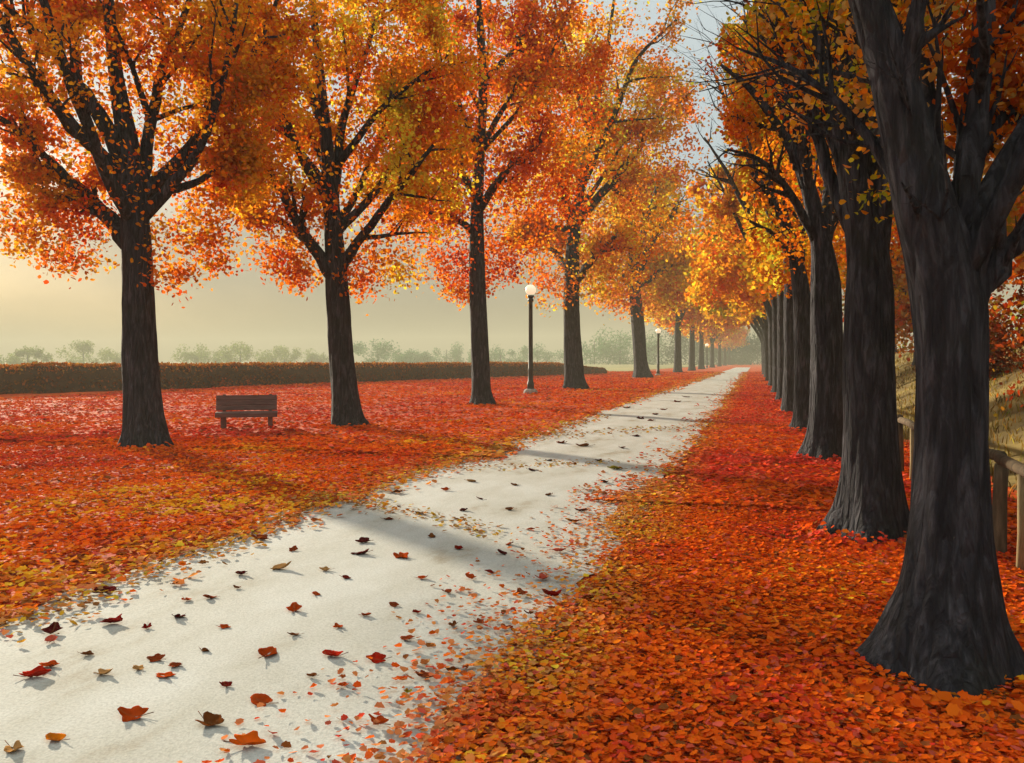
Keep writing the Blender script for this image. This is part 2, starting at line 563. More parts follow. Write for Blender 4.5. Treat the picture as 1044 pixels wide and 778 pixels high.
for spec in LEFT:
    b = ground(*spec['base'])
    D = depth_of(b)
    trunk = [(p, r * .93) for p, r in px_line(spec['trunk'], D)]
    trunk[0] = (Vector((trunk[0][0].x, trunk[0][0].y, 0)), trunk[0][1])
    limbs = []
    for L, dd in spec['limbs']:
        limbs.append(px_line(L, D, dd=dd * D / 17))
    # limbs that go towards and away from the viewer
    top = trunk[5][0]
    for k in range(4):
        a = [math.pi / 2, -math.pi / 2, .9, -2.2][k] + random.uniform(-.3, .3)
        z0 = trunk[4][0].lerp(trunk[6][0], random.random())
        r0 = trunk[6][1] * .75
        d = Vector((math.cos(a), math.sin(a), 0))
        s = spec['r']
        limbs.append([(z0, r0), (z0 + d * s * .28 + Vector((0, 0, s * .32)), r0 * .75), (z0 + d * s * .55 + Vector((0, 0, s * .75)), r0 * .5), (z0 + d * s * .78 + Vector((0, 0, s * 1.3)), r0 * .2)])
    c = trunk[-2][0].lerp(trunk[3][0], .4)
    blobs = [(Vector((c.x, c.y, spec['cz'])), (spec['r'], spec['r'] * .95, spec['rz']))]
    for (x, y, rx, ry) in spec['low']:
        p = at(x, y, D + random.uniform(-.6, .6) * D / 17)
        blobs.append((p, (rx * D / F, rx * D / F * .9, ry * D / F)))
    zlow = min(p.z - r[2] for p, r in blobs)
    make_tree(b, trunk, limbs, spec['label'], 'tree', ROW_L, blobs, spec['pal'], spec['n'], spec['ls'],
              flare=.75, clump=.46 * D / 17 if D < 40 else .46 * D / 22, gap=.24, thin=.72)

# the rest of the left row, on towards the vanishing point
b5 = ground(655, 386)
ORD = ['sixth', 'seventh', 'eighth', 'ninth', 'tenth', 'eleventh', 'twelfth', 'thirteenth']


def on_row(X, px):
    """the point at lateral X whose picture column is px"""
    d = ray(px, 368)
    t = X / d.x
    return Vector((X, d.y * t, 0))


def plain_tree(b, h, trunk_h, r0, rx, rz, cz, pal, n, ls, label, group, lean=0.0, cat='tree', name='autumn_tree', seg=12, nl=6, clump=None, limit=None, gap=.4, flare=.7):
    trunk = [(b, r0), (b + Vector((0, 0, trunk_h * .15)), r0 * .82), (b + Vector((lean * .03, 0, trunk_h * .6)), r0 * .72), (b + Vector((lean * .12, 0, trunk_h)), r0 * .66),
             (b + Vector((lean * .8, 0, trunk_h + (h - trunk_h) * .4)), r0 * .4), (b + Vector((lean, 0, h * .92)), r0 * .1)]
    limbs = []
    for k in range(nl):
        a = 2 * math.pi * (k + random.uniform(-.3, .3)) / nl
        z0 = trunk[3][0].lerp(trunk[4][0], random.uniform(-.1, .55))
        d = Vector((math.cos(a), math.sin(a), 0))
        rr = r0 * random.uniform(.36, .5)
        up = (h - z0.z) * random.uniform(.5, .8)
        limbs.append([(z0, rr), (z0 + d * rx * .3 + Vector((0, 0, up * .35)), rr * .75), (z0 + d * rx * .55 + Vector((0, 0, up * .7)), rr * .5), (z0 + d * rx * .8 + Vector((0, 0, up)), rr * .2)])
    blobs = [(b + Vector((lean * .7, 0, cz)), (rx, rx, rz))]
    for k in range(5):
        a = random.uniform(0, 6.28)
        blobs.append((b + Vector((lean * .6 + math.cos(a) * rx * .6, math.sin(a) * rx * .6, cz - rz * random.uniform(.45, .75))), (rx * .45, rx * .45, rz * .28)))
    return make_tree(b, trunk, limbs, label, cat, group, blobs, pal, n, ls, flare=flare, clump=clump or rx * .16, trunk_seg=seg, name=name, limit=limit, gap=gap)


for i, px in enumerate((691, 705.5, 715, 726, 733.5, 739, 743.5, 747)):
    b = on_row(b5.x, px)
    plain_tree(b, 20, 6.5, .66, 7.4, 7.2, 13.4, [PAL_AMBER, PAL_ORANGE][i % 2], 15000 if i < 3 else 8000, .44 if i < 3 else .6,
               f'{ORD[i]} tree of the left row counting from the front', ROW_L)

# ---- right row
RIGHT = [
    dict(base=(960, 688), trunk=[(960, 690, 118), (962, 640, 104), (966, 600, 90), (968, 540, 78), (970, 450, 69), (970, 380, 67), (969, 320, 69), (961, 270, 66), (944, 215, 58), (930, 160, 50), (915, 100, 45), (902, 50, 41), (886, 0, 37), (862, -70, 30), (830, -180, 20), (800, -320, 10)],
         limbs=[([(968, 320, 30), (984, 222, 32), (990, 150, 28), (1000, 80, 23), (1006, 0, 19), (1012, -90, 12), (1020, -200, 6)], .3),
                ([(976, 350, 18), (992, 312, 26), (1016, 274, 28), (1052, 226, 25), (1100, 150, 16), (1150, 60, 8)], -.2),
                ([(986, 184, 18), (1008, 142, 14), (1046, 86, 10), (1080, 30, 5)], .5),
                ([(924, 130, 28), (926, 60, 24), (940, 0, 18), (960, -80, 10)], -.5),
                ([(900, 50, 18), (872, -30, 14), (820, -120, 9), (760, -200, 4)], .4)],
         label='huge foremost tree of the right row with a flaring root base', flare=1.25, lobes=4, n=40000, ls=.05,
         blob=dict(dx=1.5, dy=2.0, cz=6.1, rx=2.3, ry=2.2, rz=3.2, fan=5, len=2.2), clump=.33),
    dict(base=(887, 547), trunk=[(885, 548, 66), (887, 505, 59), (887, 440, 52), (886, 370, 50), (886, 305, 47), (883, 255, 40), (872, 190, 31), (857, 120, 23), (840, 60, 15), (818, -10, 11), (795, -110, 6)],
         limbs=[([(880, 258, 28), (850, 190, 20), (828, 120, 14), (802, 66, 9), (775, 36, 5)], .6),
                ([(895, 258, 30), (904, 180, 22), (912, 110, 17), (920, 20, 12), (930, -60, 6)], -.6),
                ([(880, 240, 22), (872, 150, 16), (872, 70, 12), (868, -20, 7)], 1.2),
                ([(868, 180, 14), (868, 110, 11), (850, 20, 8), (838, -50, 4)], -1.1),
                ([(866, 160, 12), (830, 110, 9), (800, 98, 5)], 0)],
         label='second tree of the right row, just behind the huge foremost one', flare=1.1, lobes=4, n=46000, ls=.06,
         blob=dict(dx=1.1, dy=2.9, cz=7.2, rx=2.5, ry=2.8, rz=4.1, fan=15, len=2.9), clump=.42),
    dict(base=(839, 469), trunk=[(839, 471, 38), (842, 432, 33), (843, 350, 32), (841, 290, 29), (836, 242, 20), (819, 176, 13), (795, 132, 9), (766, 92, 7), (735, 66, 3)],
         limbs=[([(838, 250, 18), (846, 170, 13), (842, 100, 9), (835, 20, 5)], .8),
                ([(833, 248, 15), (805, 196, 10), (775, 164, 7), (742, 152, 3)], -.4),
                ([(838, 262, 14), (856, 210, 10), (872, 150, 6)], 1.2),
                ([(826, 200, 12), (812, 120, 8), (800, 40, 5), (792, -20, 3)], -.8),
                ([(795, 132, 8), (775, 128, 6), (745, 118, 3)], .2)],
         label='third tree of the right row with limbs arching over the path', flare=.9, lobes=4, n=58000, ls=.078,
         blob=dict(dx=.5, dy=2.5, cz=8.0, rx=2.6, ry=3.0, rz=4.6, fan=14, len=3.6), clump=.5),
    dict(base=(819, 440), trunk=[(819, 441, 27), (820, 420, 21), (819, 345, 19), (816, 292, 17), (806, 244, 12), (790, 205, 8), (766, 176, 4)],
         limbs=[([(815, 285, 11), (818, 220, 8), (812, 150, 5), (806, 90, 3)], 1.0),
                ([(811, 268, 9), (790, 240, 6), (765, 226, 3)], -.8),
                ([(804, 240, 7), (795, 170, 5), (780, 110, 3)], .6)],
         label='fourth tree of the right row, half hidden by the third', flare=.5, lobes=4, n=44000, ls=.105,
         blob=dict(dx=.3, dy=1.5, cz=8.2, rx=2.7, ry=3.4, rz=4.9, fan=9, len=4.2), clump=.55),
]
XR = []
for spec in RIGHT:
    b = ground(*spec['base'])
    D = depth_of(b)
    XR.append(b.x)
    trunk = px_line(spec['trunk'], D)
    trunk[0] = (Vector((trunk[0][0].x, trunk[0][0].y, 0)), trunk[0][1])
    limbs = [[(p, r * (.86 if D < 6 else .74)) for p, r in px_line(L, D, dd=dd * D / 8)] for L, dd in spec['limbs']]

    top = trunk[6][0]
    q = spec['blob']
    for k in range(4):
        a = [math.pi / 2, -.9, .6, 1.9][k] + random.uniform(-.3, .3)
        z0 = trunk[5][0].lerp(trunk[7 if len(trunk) > 8 else 5][0], random.random())
        r0 = trunk[6][1] * .3
        d = Vector((math.cos(a), math.sin(a), 0)); s = q['rx']
        limbs.append([(z0, r0), (z0 + d * s * .28 + Vector((0, 0, s * .5)), r0 * .75), (z0 + d * s * .55 + Vector((0, 0, s)), r0 * .5), (z0 + d * s * .8 + Vector((0, 0, s * 1.6)), r0 * .2)])
    nf_ = q.get('fan', 0)
    for k in range(nf_):
        z0 = trunk[4][0].lerp(trunk[6][0], random.uniform(.1, 1.0))
        r0 = trunk[5][1] * random.choice([.18, .22, .28, .36, .46])
        s = q['len'] * random.uniform(.75, 1.15)
        f = -.72 + 1.4 * (k + random.random()) / nf_
        ln = Vector((f * .85, random.uniform(-.25, .6), 0))
        up = 1.12 - .3 * abs(f)
        limbs.append([(z0, r0), (z0 + ln * s * .14 + Vector((0, 0, s * .30 * up)), r0 * .82), (z0 + ln * s * .36 + Vector((0, 0, s * .62 * up)), r0 * .58), (z0 + ln * s * .66 + Vector((0, 0, s * .86 * up)), r0 * .36), (z0 + ln * s * 1.0 + Vector((0, 0, s * 1.0 * up)), r0 * .14)])
    blobs = [(b + Vector((q['dx'], q['dy'], q['cz'])), (q['rx'], q['ry'], q['rz']))]
    lim = (lambda P: (P[:, 0] > -.38 - .006 * P[:, 1] + 1.7 * vnoise(P, .9, 41)) & (P[:, 2] > 1.9))
    make_tree(b, trunk, limbs, spec['label'], 'tree', ROW_R, blobs, PAL_RUST if D < 12 else [RUST, BURNT, ORANGE, AMBER, AMBER, GOLD, OLIVE], spec['n'], spec['ls'],
              flare=spec['flare'], lobes=spec['lobes'], clump=spec['clump'], limit=lim, trunk_seg=72, gap=.26, thin=.965, n_side=7, phase=0.0, tip_reach=1.4, tip_share=.33)

XROW = XR[-1]
for i, px in enumerate((807, 799, 793, 788, 784.5, 782, 780, 778.5)):
    b = on_row(XROW, px)
    n_ = ['fifth', 'sixth', 'seventh', 'eighth', 'ninth', 'tenth', 'eleventh', 'twelfth'][i]
    plain_tree(b, 13.5 + i * .7, 5.2, .32, 3.0 + .42 * i, 5.0, 9.0 + .35 * i, [[ORANGE, AMBER, GOLD, OLIVE, YELLOW], PAL_ORANGE, [ORANGE, AMBER, GOLD, GOLD], PAL_AMBER][i % 4], 16000 if i < 4 else 9000, .18 + .045 * i,
               f'{n_} tree of the right row counting from the front', ROW_R, lean=-.9 - .55 * i,
               limit=(lambda P: P[:, 0] > -.5 - .010 * P[:, 1] + 1.6 * vnoise(P, .5, 43)) if i < 3 else None)

# ------------------------------------------------------------------ trees behind the fence, on the bank
BANK = 'rusty trees on the bank behind the fence'
bank_specs = [((6.6, 9.5), 'russet tree on the bank, right behind the foremost tree of the right row'),
              ((8.4, 15.5), 'russet tree on the bank, farther up past the fence rail'),
              ((8.2, 23), 'brown tree on the bank, seen between the right row trunks'),
              ((6.7, 40), 'far olive brown tree on the bank beyond the right row'),
              ((8.2, 57), 'farthest tree on the bank beyond the right row')]


def bank_z(x, y):
    t = max(0.0, min(1.0, (x - 2.7) / 6.0))
    return -.06 + 2.35 * (t * t * (3 - 2 * t)) * .75 + .55 * t


for i, ((x, y), lab) in enumerate(bank_specs):
    z = bank_z(x, y)
    plain_tree(Vector((x, y, z - .05)), 9.5, 1.0, .22, 3.2, 4.7, 4.9, PAL_RUST, 24000 if i < 3 else 12000, .12 + .03 * i, lab, BANK, nl=8, gap=.3)

SH = 'rusty shrubs along the top of the bank'
for i, (x, y, lab) in enumerate([(5.6, 7.2, 'rust shrub at the right edge on the bank, nearest the viewer'), (5.9, 11.0, 'brown shrub on the bank between the fence and the russet trees'),
                                 (5.2, 15.0, 'rust shrub on the bank seen between the two foremost right trunks'), (6.4, 19.5, 'olive brown shrub higher up the bank beyond the rust ones'),
                                 (5.6, 26, 'small far shrub on the bank behind the right row')]):
    z = bank_z(x, y)
    b = Vector((x, y, z))
    root = empty('shrub', b); tag(root, lab, 'shrub', SH)
    mb = MB()
    tp = []
    for k in range(7):
        a = random.uniform(0, 6.28); q = random.uniform(.3, .8)
        pts = [Vector((0, 0, -.1)), Vector((math.cos(a) * q * .4, math.sin(a) * q * .4, .6)), Vector((math.cos(a) * q, math.sin(a) * q, 1.3 + random.uniform(-.2, .3)))]
        mb.tube(pts, [.03, .022, .008], 6); tp += pts[1:]
    mb.build('stems', BARK, root)
    n = 7000
    T = np.array([list(t) for t in tp])
    P = T[rng.integers(0, len(T), n)] + rng.normal(size=(n, 3)) * np.array([.42, .42, .34])
    P[:, 2] = np.abs(P[:, 2])
    C = jitter_col(palette_pick([RUST, BROWN, BURNT, OLIVE], vnoise(P + x, 1.2, 3) * 1.5 - .25 + rng.normal(0, .12, n)))
    link_mesh('foliage', leaves_mesh('foliage', P, rng.uniform(.06, .12, n), C, rng.normal(size=(n, 3))), LEAF, root)

# ------------------------------------------------------------------ ground
def grid_mesh(name, xs, ys, zf):
    X, Y = np.meshgrid(xs, ys)
    Z = zf(X, Y)
    V = np.stack([X, Y, Z], axis=-1).reshape(-1, 3)
    nx, ny = len(xs), len(ys)
    I = np.arange(nx * ny).reshape(ny, nx)
    Q = np.stack([I[:-1, :-1], I[:-1, 1:], I[1:, 1:], I[1:, :-1]], axis=-1).reshape(-1, 4)
    return np_mesh(name, V, Q, True)


XL, XE = ground(330, 515).x, ground(500, 640).x + .42          # the two edges of the path

m, N, L = new_mat('leafy_ground')
tc = N.new('ShaderNodeTexCoord')
n1 = N.new('ShaderNodeTexNoise'); n1.inputs['Scale'].default_value = .35; n1.inputs['Detail'].default_value = 4
n2 = N.new('ShaderNodeTexVoronoi'); n2.inputs['Scale'].default_value = 11
n3 = N.new('ShaderNodeTexNoise'); n3.inputs['Scale'].default_value = 6; n3.inputs['Detail'].default_value = 6
for n_ in (n1, n2, n3): L.new(tc.outputs['Object'], n_.inputs['Vector'])
r1 = ramp(N, [(.32, tuple(RED * .8)), (.5, tuple(BURNT)), (.62, tuple(ORANGE * .9)), (.75, tuple(AMBER * .9))])
L.new(n1.outputs['Fac'], r1.inputs[0])
sep = N.new('ShaderNodeSeparateColor'); L.new(n2.outputs['Color'], sep.inputs[0])
r2 = ramp(N, [(.0, tuple(MAROON)), (.35, tuple(RED)), (.7, tuple(ORANGE)), (1, tuple(AMBER))])
L.new(sep.outputs[0], r2.inputs[0])
mx = N.new('ShaderNodeMixRGB'); mx.inputs[0].default_value = .45
L.new(r1.outputs[0], mx.inputs[1]); L.new(r2.outputs[0], mx.inputs[2])
b = N.new('ShaderNodeBsdfPrincipled'); b.inputs['Roughness'].default_value = .9; b.inputs['Specular IOR Level'].default_value = .1
L.new(mx.outputs[0], b.inputs['Base Color'])
bp = N.new('ShaderNodeBump'); bp.inputs['Strength'].default_value = .7; bp.inputs['Distance'].default_value = .05
L.new(n3.outputs['Fac'], bp.inputs['Height']); L.new(bp.outputs[0], b.inputs['Normal'])
out_node(N, L, b.outputs[0])
GROUNDM = m


def ground_z(X, Y):
    P = np.stack([X.ravel(), Y.ravel(), np.zeros(X.size)], axis=1)
    z = (vnoise(P, .8, 5) - .5) * .10 + (vnoise(P, 2.2, 6) - .5) * .05
    side = np.maximum(np.maximum(XL - .35 - P[:, 0], P[:, 0] - XE - .35), 0)
    return (z * np.clip(side / 1.2, 0, 1) + np.clip(side / .8, 0, 1) * .02).reshape(X.shape)


xs = np.concatenate([np.linspace(-900, -60, 18), np.linspace(-55, -12, 70), np.linspace(-11.7, 4, 110), np.linspace(5, 30, 10), np.linspace(60, 900, 14)])
ys = np.concatenate([np.linspace(-18, 1, 12), np.linspace(1.3, 40, 190), np.linspace(41, 140, 60), np.linspace(150, 900, 20)])
g = link_mesh('ground', grid_mesh('ground', xs, ys, ground_z), GROUNDM)
tag(g, kind='structure')

# field beyond the hedge
HA, HB = Vector((-47, -9, 0)), Vector((-18.9, 108, 0))     # the hedge's two ends
FIELDM = solid_material('field_grass', [(.3, (.20, .19, .07)), (.6, (.34, .30, .12)), (.8, (.42, .36, .16))], (.06, .02, 1), .95, 0)
fm = MB()
hd = (HB - HA).normalized()
fo = Vector((-hd.y, hd.x, 0))
q = [HA + fo * 1.2 + hd * -8, HB + fo * 1.2, Vector((-16.5, 240, 0)), Vector((-14, 880, 0)), Vector((-880, 880, 0)), Vector((-880, -16, 0))]
fm.v = [(p.x, p.y, .09) for p in q]; fm.f = [tuple(range(6))]
tag(fm.build('field', FIELDM, smooth=False), kind='structure')

# path
m, N, L = new_mat('pale_gravel')
tc = N.new('ShaderNodeTexCoord')
n1 = N.new('ShaderNodeTexNoise'); n1.inputs['Scale'].default_value = .55; n1.inputs['Detail'].default_value = 5; n1.inputs['Roughness'].default_value = .6
n2 = N.new('ShaderNodeTexNoise'); n2.inputs['Scale'].default_value = 60; n2.inputs['Detail'].default_value = 4
n3 = N.new('ShaderNodeTexVoronoi'); n3.inputs['Scale'].default_value = 90
mp = N.new('ShaderNodeMapping'); mp.inputs['Scale'].default_value = (2.6, 1.1, 1)
L.new(tc.outputs['Object'], mp.inputs['Vector']); L.new(mp.outputs[0], n1.inputs['Vector'])
L.new(tc.outputs['Object'], n2.inputs['Vector']); L.new(tc.outputs['Object'], n3.inputs['Vector'])
r1 = ramp(N, [(.30, (.32, .275, .20)), (.42, (.46, .45, .395)), (.62, (.54, .54, .50))])
L.new(n1.outputs['Fac'], r1.inputs[0])
r2 = ramp(N, [(.3, (.72, .72, .72)), (.6, (1, 1, 1))])
L.new(n2.outputs['Fac'], r2.inputs[0])
mx = N.new('ShaderNodeMixRGB'); mx.blend_type = 'MULTIPLY'; mx.inputs[0].default_value = .8
L.new(r1.outputs[0], mx.inputs[1]); L.new(r2.outputs[0], mx.inputs[2])
b = N.new('ShaderNodeBsdfPrincipled'); b.inputs['Roughness'].default_value = .92; b.inputs['Specular IOR Level'].default_value = .15
L.new(mx.outputs[0], b.inputs['Base Color'])
bp = N.new('ShaderNodeBump'); bp.inputs['Strength'].default_value = .2; bp.inputs['Distance'].default_value = .006
L.new(n3.outputs['Distance'], bp.inputs['Height']); L.new(bp.outputs[0], b.inputs['Normal'])
out_node(N, L, b.outputs[0])
PATHM = m
py_ = np.concatenate([np.linspace(-16, 1, 8), np.linspace(1.2, 40, 160), np.linspace(42, 230, 60)])
Pv, Qv = [], []
for i, y in enumerate(py_):
    e1 = .34 * (noise.noise(Vector((3.1, y * .55, 0))) + .5 * noise.noise(Vector((1, y * 1.9, 4))))
    e2 = .30 * (noise.noise(Vector((9.1, y * .6, 2))) + .5 * noise.noise(Vector((5, y * 2.1, 1))))
    for k in range(7):
        f = k / 6
        Pv.append((XL + e1 + (XE + e2 - XL - e1) * f, y, .012 + .02 * math.sin(math.pi * f)))
    if i:
        a = (i - 1) * 7
        for k in range(6): Qv.append((a + k, a + k + 1, a + k + 8, a + k + 7))
tag(link_mesh('path', np_mesh('path', Pv, Qv, True), PATHM), kind='structure')

# bank
BANKM = solid_material('dry_bank', [(.28, (.06, .04, .014)), (.45, (.15, .105, .03)), (.62, (.23, .17, .05)), (.8, (.26, .21, .08))], (.9, .7, .9), .95, .6, 3)


def bank_zz(X, Y):
    t = np.clip((X - 2.7) / 6.0, 0, 1)
    P = np.stack([X.ravel(), Y.ravel(), np.zeros(X.size)], axis=1)
    nz = ((vnoise(P, .6, 15) - .5) * .14).reshape(X.shape)
    return -.06 + 2.35 * (t * t * (3 - 2 * t)) * .75 + .55 * t + nz * np.clip(t * 3, 0, 1)


bk = link_mesh('bank', grid_mesh('bank', np.concatenate([np.linspace(2.5, 10, 60), np.linspace(11, 60, 12)]), np.linspace(-14, 180, 260), bank_zz), BANKM)
tag(bk, kind='structure')
# dry grass on the bank
nb = 16000
gx = 2.75 + rng.uniform(0, 1, nb) ** 1.1 * 6.8; gy = 3 + rng.uniform(0, 1, nb) ** 1.6 * 45
gz = bank_zz(gx.reshape(1, -1), gy.reshape(1, -1)).ravel()
gh = rng.uniform(.07, .22, nb) * np.clip(.5 + vnoise(np.stack([gx, gy, gx * 0], 1), .7, 8), .4, 1.4); ga = rng.uniform(0, 6.28, nb)
lean = rng.normal(0, .35, (nb, 2)) * gh[:, None]
wv = np.stack([np.cos(ga), np.sin(ga)], 1) * (.006 + .0012 * np.sqrt(gy))[:, None]
B0 = np.stack([gx, gy, gz - .02], 1)
V = np.zeros((nb, 5, 3))
V[:, 0] = B0; V[:, 0, :2] -= wv
V[:, 1] = B0; V[:, 1, :2] += wv
V[:, 2] = B0; V[:, 2, :2] += wv * .8 + lean * .35; V[:, 2, 2] += gh * .55
V[:, 3] = B0; V[:, 3, :2] += lean; V[:, 3, 2] += gh
V[:, 4] = B0; V[:, 4, :2] += -wv * .8 + lean * .35; V[:, 4, 2] += gh * .55
me = np_mesh('dry_grass', V.reshape(-1, 3), (np.array([[0, 1, 2, 3, 4]])[None] + (np.arange(nb) * 5)[:, None, None]).reshape(-1, 5))
gc = jitter_col(palette_pick([srgb(104, 78, 34), srgb(150, 118, 44), srgb(186, 156, 62), srgb(160, 142, 60)], vnoise(B0, .8, 4) * 1.4 - .2 + rng.normal(0, .15, nb)) * .65)
set_col(me, np.repeat(gc, 5, axis=0))
tag(link_mesh('dry_grass', me, DRYLEAF), 'dry ochre grass growing on the bank behind the fence', 'grass', kind='stuff')

# ------------------------------------------------------------------ leaf litter
def litter_colors(P):
    x, y = P[:, 0], P[:, 1]
    n = len(P)
    a = vnoise(P, .38, 21); b_ = vnoise(P, 1.1, 22); c = vnoise(P, 2.8, 23)
    t = .5 * a + .3 * b_ + .2 * c
    t = (t - .5) * 2.0 + .46 + rng.normal(0, .17, n)
    left = x < (XL + XE) / 2
    t = t + np.where(left, np.clip((x - (XL - 4.0)) / 13, -.26, .08), -.05)
    t = t - np.where(~left, np.clip((y - 9) / 40, 0, .28), 0)
    C = palette_pick([RED * .75 + PINK * .25, RED * .6 + ORANGE * .4, RED * .4 + ORANGE * .6, RED * .25 + ORANGE * .75, ORANGE, RED * .3 + ORANGE * .7, ORANGE, ORANGE, AMBER, GOLD], t)
    # thin yellow fringe where the litter meets the path
    e = np.minimum(np.abs(x - XL), np.abs(x - XE))
    f = np.clip(1.15 - e / np.where(left, .75, .5), 0, 1) * rng.uniform(.2, 1, n) * np.clip((b_ - .2) * 4, .35, 1)
    C = C * (1 - f[:, None]) + np.where(rng.uniform(0, 1, (n, 1)) < .4, YELLOW * .85, np.where(rng.uniform(0, 1, (n, 1)) < .6, TAN, AMBER)) * f[:, None]
    onp = (x > XL + .1) & (x < XE - .1) & (rng.uniform(0, 1, n) < .6)
    C[onp] = (C[onp] + TAN) * .5
    pk = rng.uniform(0, 1, n) < .06
    C[pk] = PINK * .9
    bw = rng.uniform(0, 1, n) < .05
    C[bw] = BROWN * 1.2
    return np.clip(jitter_col(C, .17, .07) * 1.25, 0, .8)


def scatter(n, x0, x1, y0, y1, ypow, size, shape, seed):
    x = rng.uniform(x0, x1, n); y = y0 + (y1 - y0) * rng.uniform(0, 1, n) ** ypow
    return x, y


def litter_points(n, x0, x1, y0, y1, ypow):
    x = rng.uniform(x0, x1, n); y = y0 + (y1 - y0) * rng.uniform(0, 1, n) ** ypow
    P = np.stack([x, y, np.zeros(n)], 1)
    edge = (vnoise(P, .55, 31) - .5) * 1.1 + (vnoise(P, 1.7, 32) - .5) * .6
    dl, dr = x - (XL + .22 + np.maximum(edge, -.15) * .6), (XE - .12 + np.minimum(edge, .2) * .6) - x        # >0 on the path
    ins = np.minimum(dl, dr)
    keep = rng.uniform(0, 1, n) < np.where(ins < 0, 1.0, np.where(dr < dl, .32, .5) * np.exp(-np.maximum(ins, 0) / np.where(dr < dl, .28, .22)))
    return P[keep]


parts = []
for (n, x0, x1, y0, y1, yp, s0, s1, shape) in (
        (125000, XE - 1.1, 2.9, 2.4, 12, 1.4, .018, .056, 'lobed'),
        (66000, XE - 1.0, 2.9, 10, 130, 2.3, .05, .12, 'leaf'),
        (60000, -16, XL + .8, 4.0, 16, 1.2, .03, .09, 'lobed'),
        (100000, -32, XL + .8, 14, 130, 2.1, .07, .17, 'leaf')):
    P = litter_points(n, x0, x1, y0, y1, yp)
    k = len(P)
    P[:, 2] = ground_z(P[:, 0].reshape(1, -1), P[:, 1].reshape(1, -1)).ravel() + rng.uniform(.008, .05, k)
    onp = (P[:, 0] > XL) & (P[:, 0] < XE)
    P[onp, 2] = .034 + rng.uniform(0, .014, onp.sum())
    nr = np.stack([rng.normal(0, .25, k), rng.normal(0, .25, k), np.ones(k)], 1)
    sz = rng.uniform(s0, s1, k) * (1 + np.maximum(P[:, 1] - 25, 0) / 60)
    parts.append((P, sz, nr, shape))
# leaves banked up against the trunks
for o in list(COL.objects):
    if o.get('category') == 'tree' and o.get('group') in (ROW_L, ROW_R) and depth_of(o.location) < 36:
        D = depth_of(o.location); n = int(900 if D < 12 else 500)
        rb = (.62 if D < 6 else .52 if D < 10 else .46 if o.location.x > 0 else .62 if D < 25 else .55) * (1.05)
        a = rng.uniform(0, 6.28, n); q = np.abs(rng.normal(0, .26, n))
        P = np.stack([o.location.x + np.cos(a) * (rb + q - .06), o.location.y + np.sin(a) * (rb + q - .06), .02 + .13 * np.exp(-q / .12) * rng.uniform(.2, 1, n)], 1)
        nr = np.stack([np.cos(a) * .5 + rng.normal(0, .3, n), np.sin(a) * .5 + rng.normal(0, .3, n), np.ones(n)], 1)
        parts.append((P, rng.uniform(.03, .075, n) * (1 + max(0, D - 8) / 20), nr, 'lobed' if D < 20 else 'leaf'))
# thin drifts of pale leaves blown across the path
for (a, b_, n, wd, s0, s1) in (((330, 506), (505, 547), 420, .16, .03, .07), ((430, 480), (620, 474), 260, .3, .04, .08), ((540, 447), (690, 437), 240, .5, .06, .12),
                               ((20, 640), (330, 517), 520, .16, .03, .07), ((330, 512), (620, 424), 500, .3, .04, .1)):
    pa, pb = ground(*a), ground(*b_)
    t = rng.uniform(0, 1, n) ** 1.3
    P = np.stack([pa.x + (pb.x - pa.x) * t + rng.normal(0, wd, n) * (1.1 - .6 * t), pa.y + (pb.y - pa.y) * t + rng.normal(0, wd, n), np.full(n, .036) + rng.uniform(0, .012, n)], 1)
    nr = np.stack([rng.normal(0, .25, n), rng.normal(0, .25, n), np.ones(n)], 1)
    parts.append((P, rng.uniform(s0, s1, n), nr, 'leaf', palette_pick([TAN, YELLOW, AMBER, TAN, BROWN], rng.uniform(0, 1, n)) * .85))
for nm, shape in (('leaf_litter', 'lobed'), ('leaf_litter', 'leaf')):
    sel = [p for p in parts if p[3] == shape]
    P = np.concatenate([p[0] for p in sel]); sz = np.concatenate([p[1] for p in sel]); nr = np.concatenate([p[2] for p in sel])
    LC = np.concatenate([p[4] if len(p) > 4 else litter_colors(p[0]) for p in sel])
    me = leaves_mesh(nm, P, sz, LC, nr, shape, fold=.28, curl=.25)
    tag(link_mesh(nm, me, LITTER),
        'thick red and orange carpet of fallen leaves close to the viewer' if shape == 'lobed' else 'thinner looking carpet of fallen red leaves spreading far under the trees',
        'leaf litter', kind='stuff')

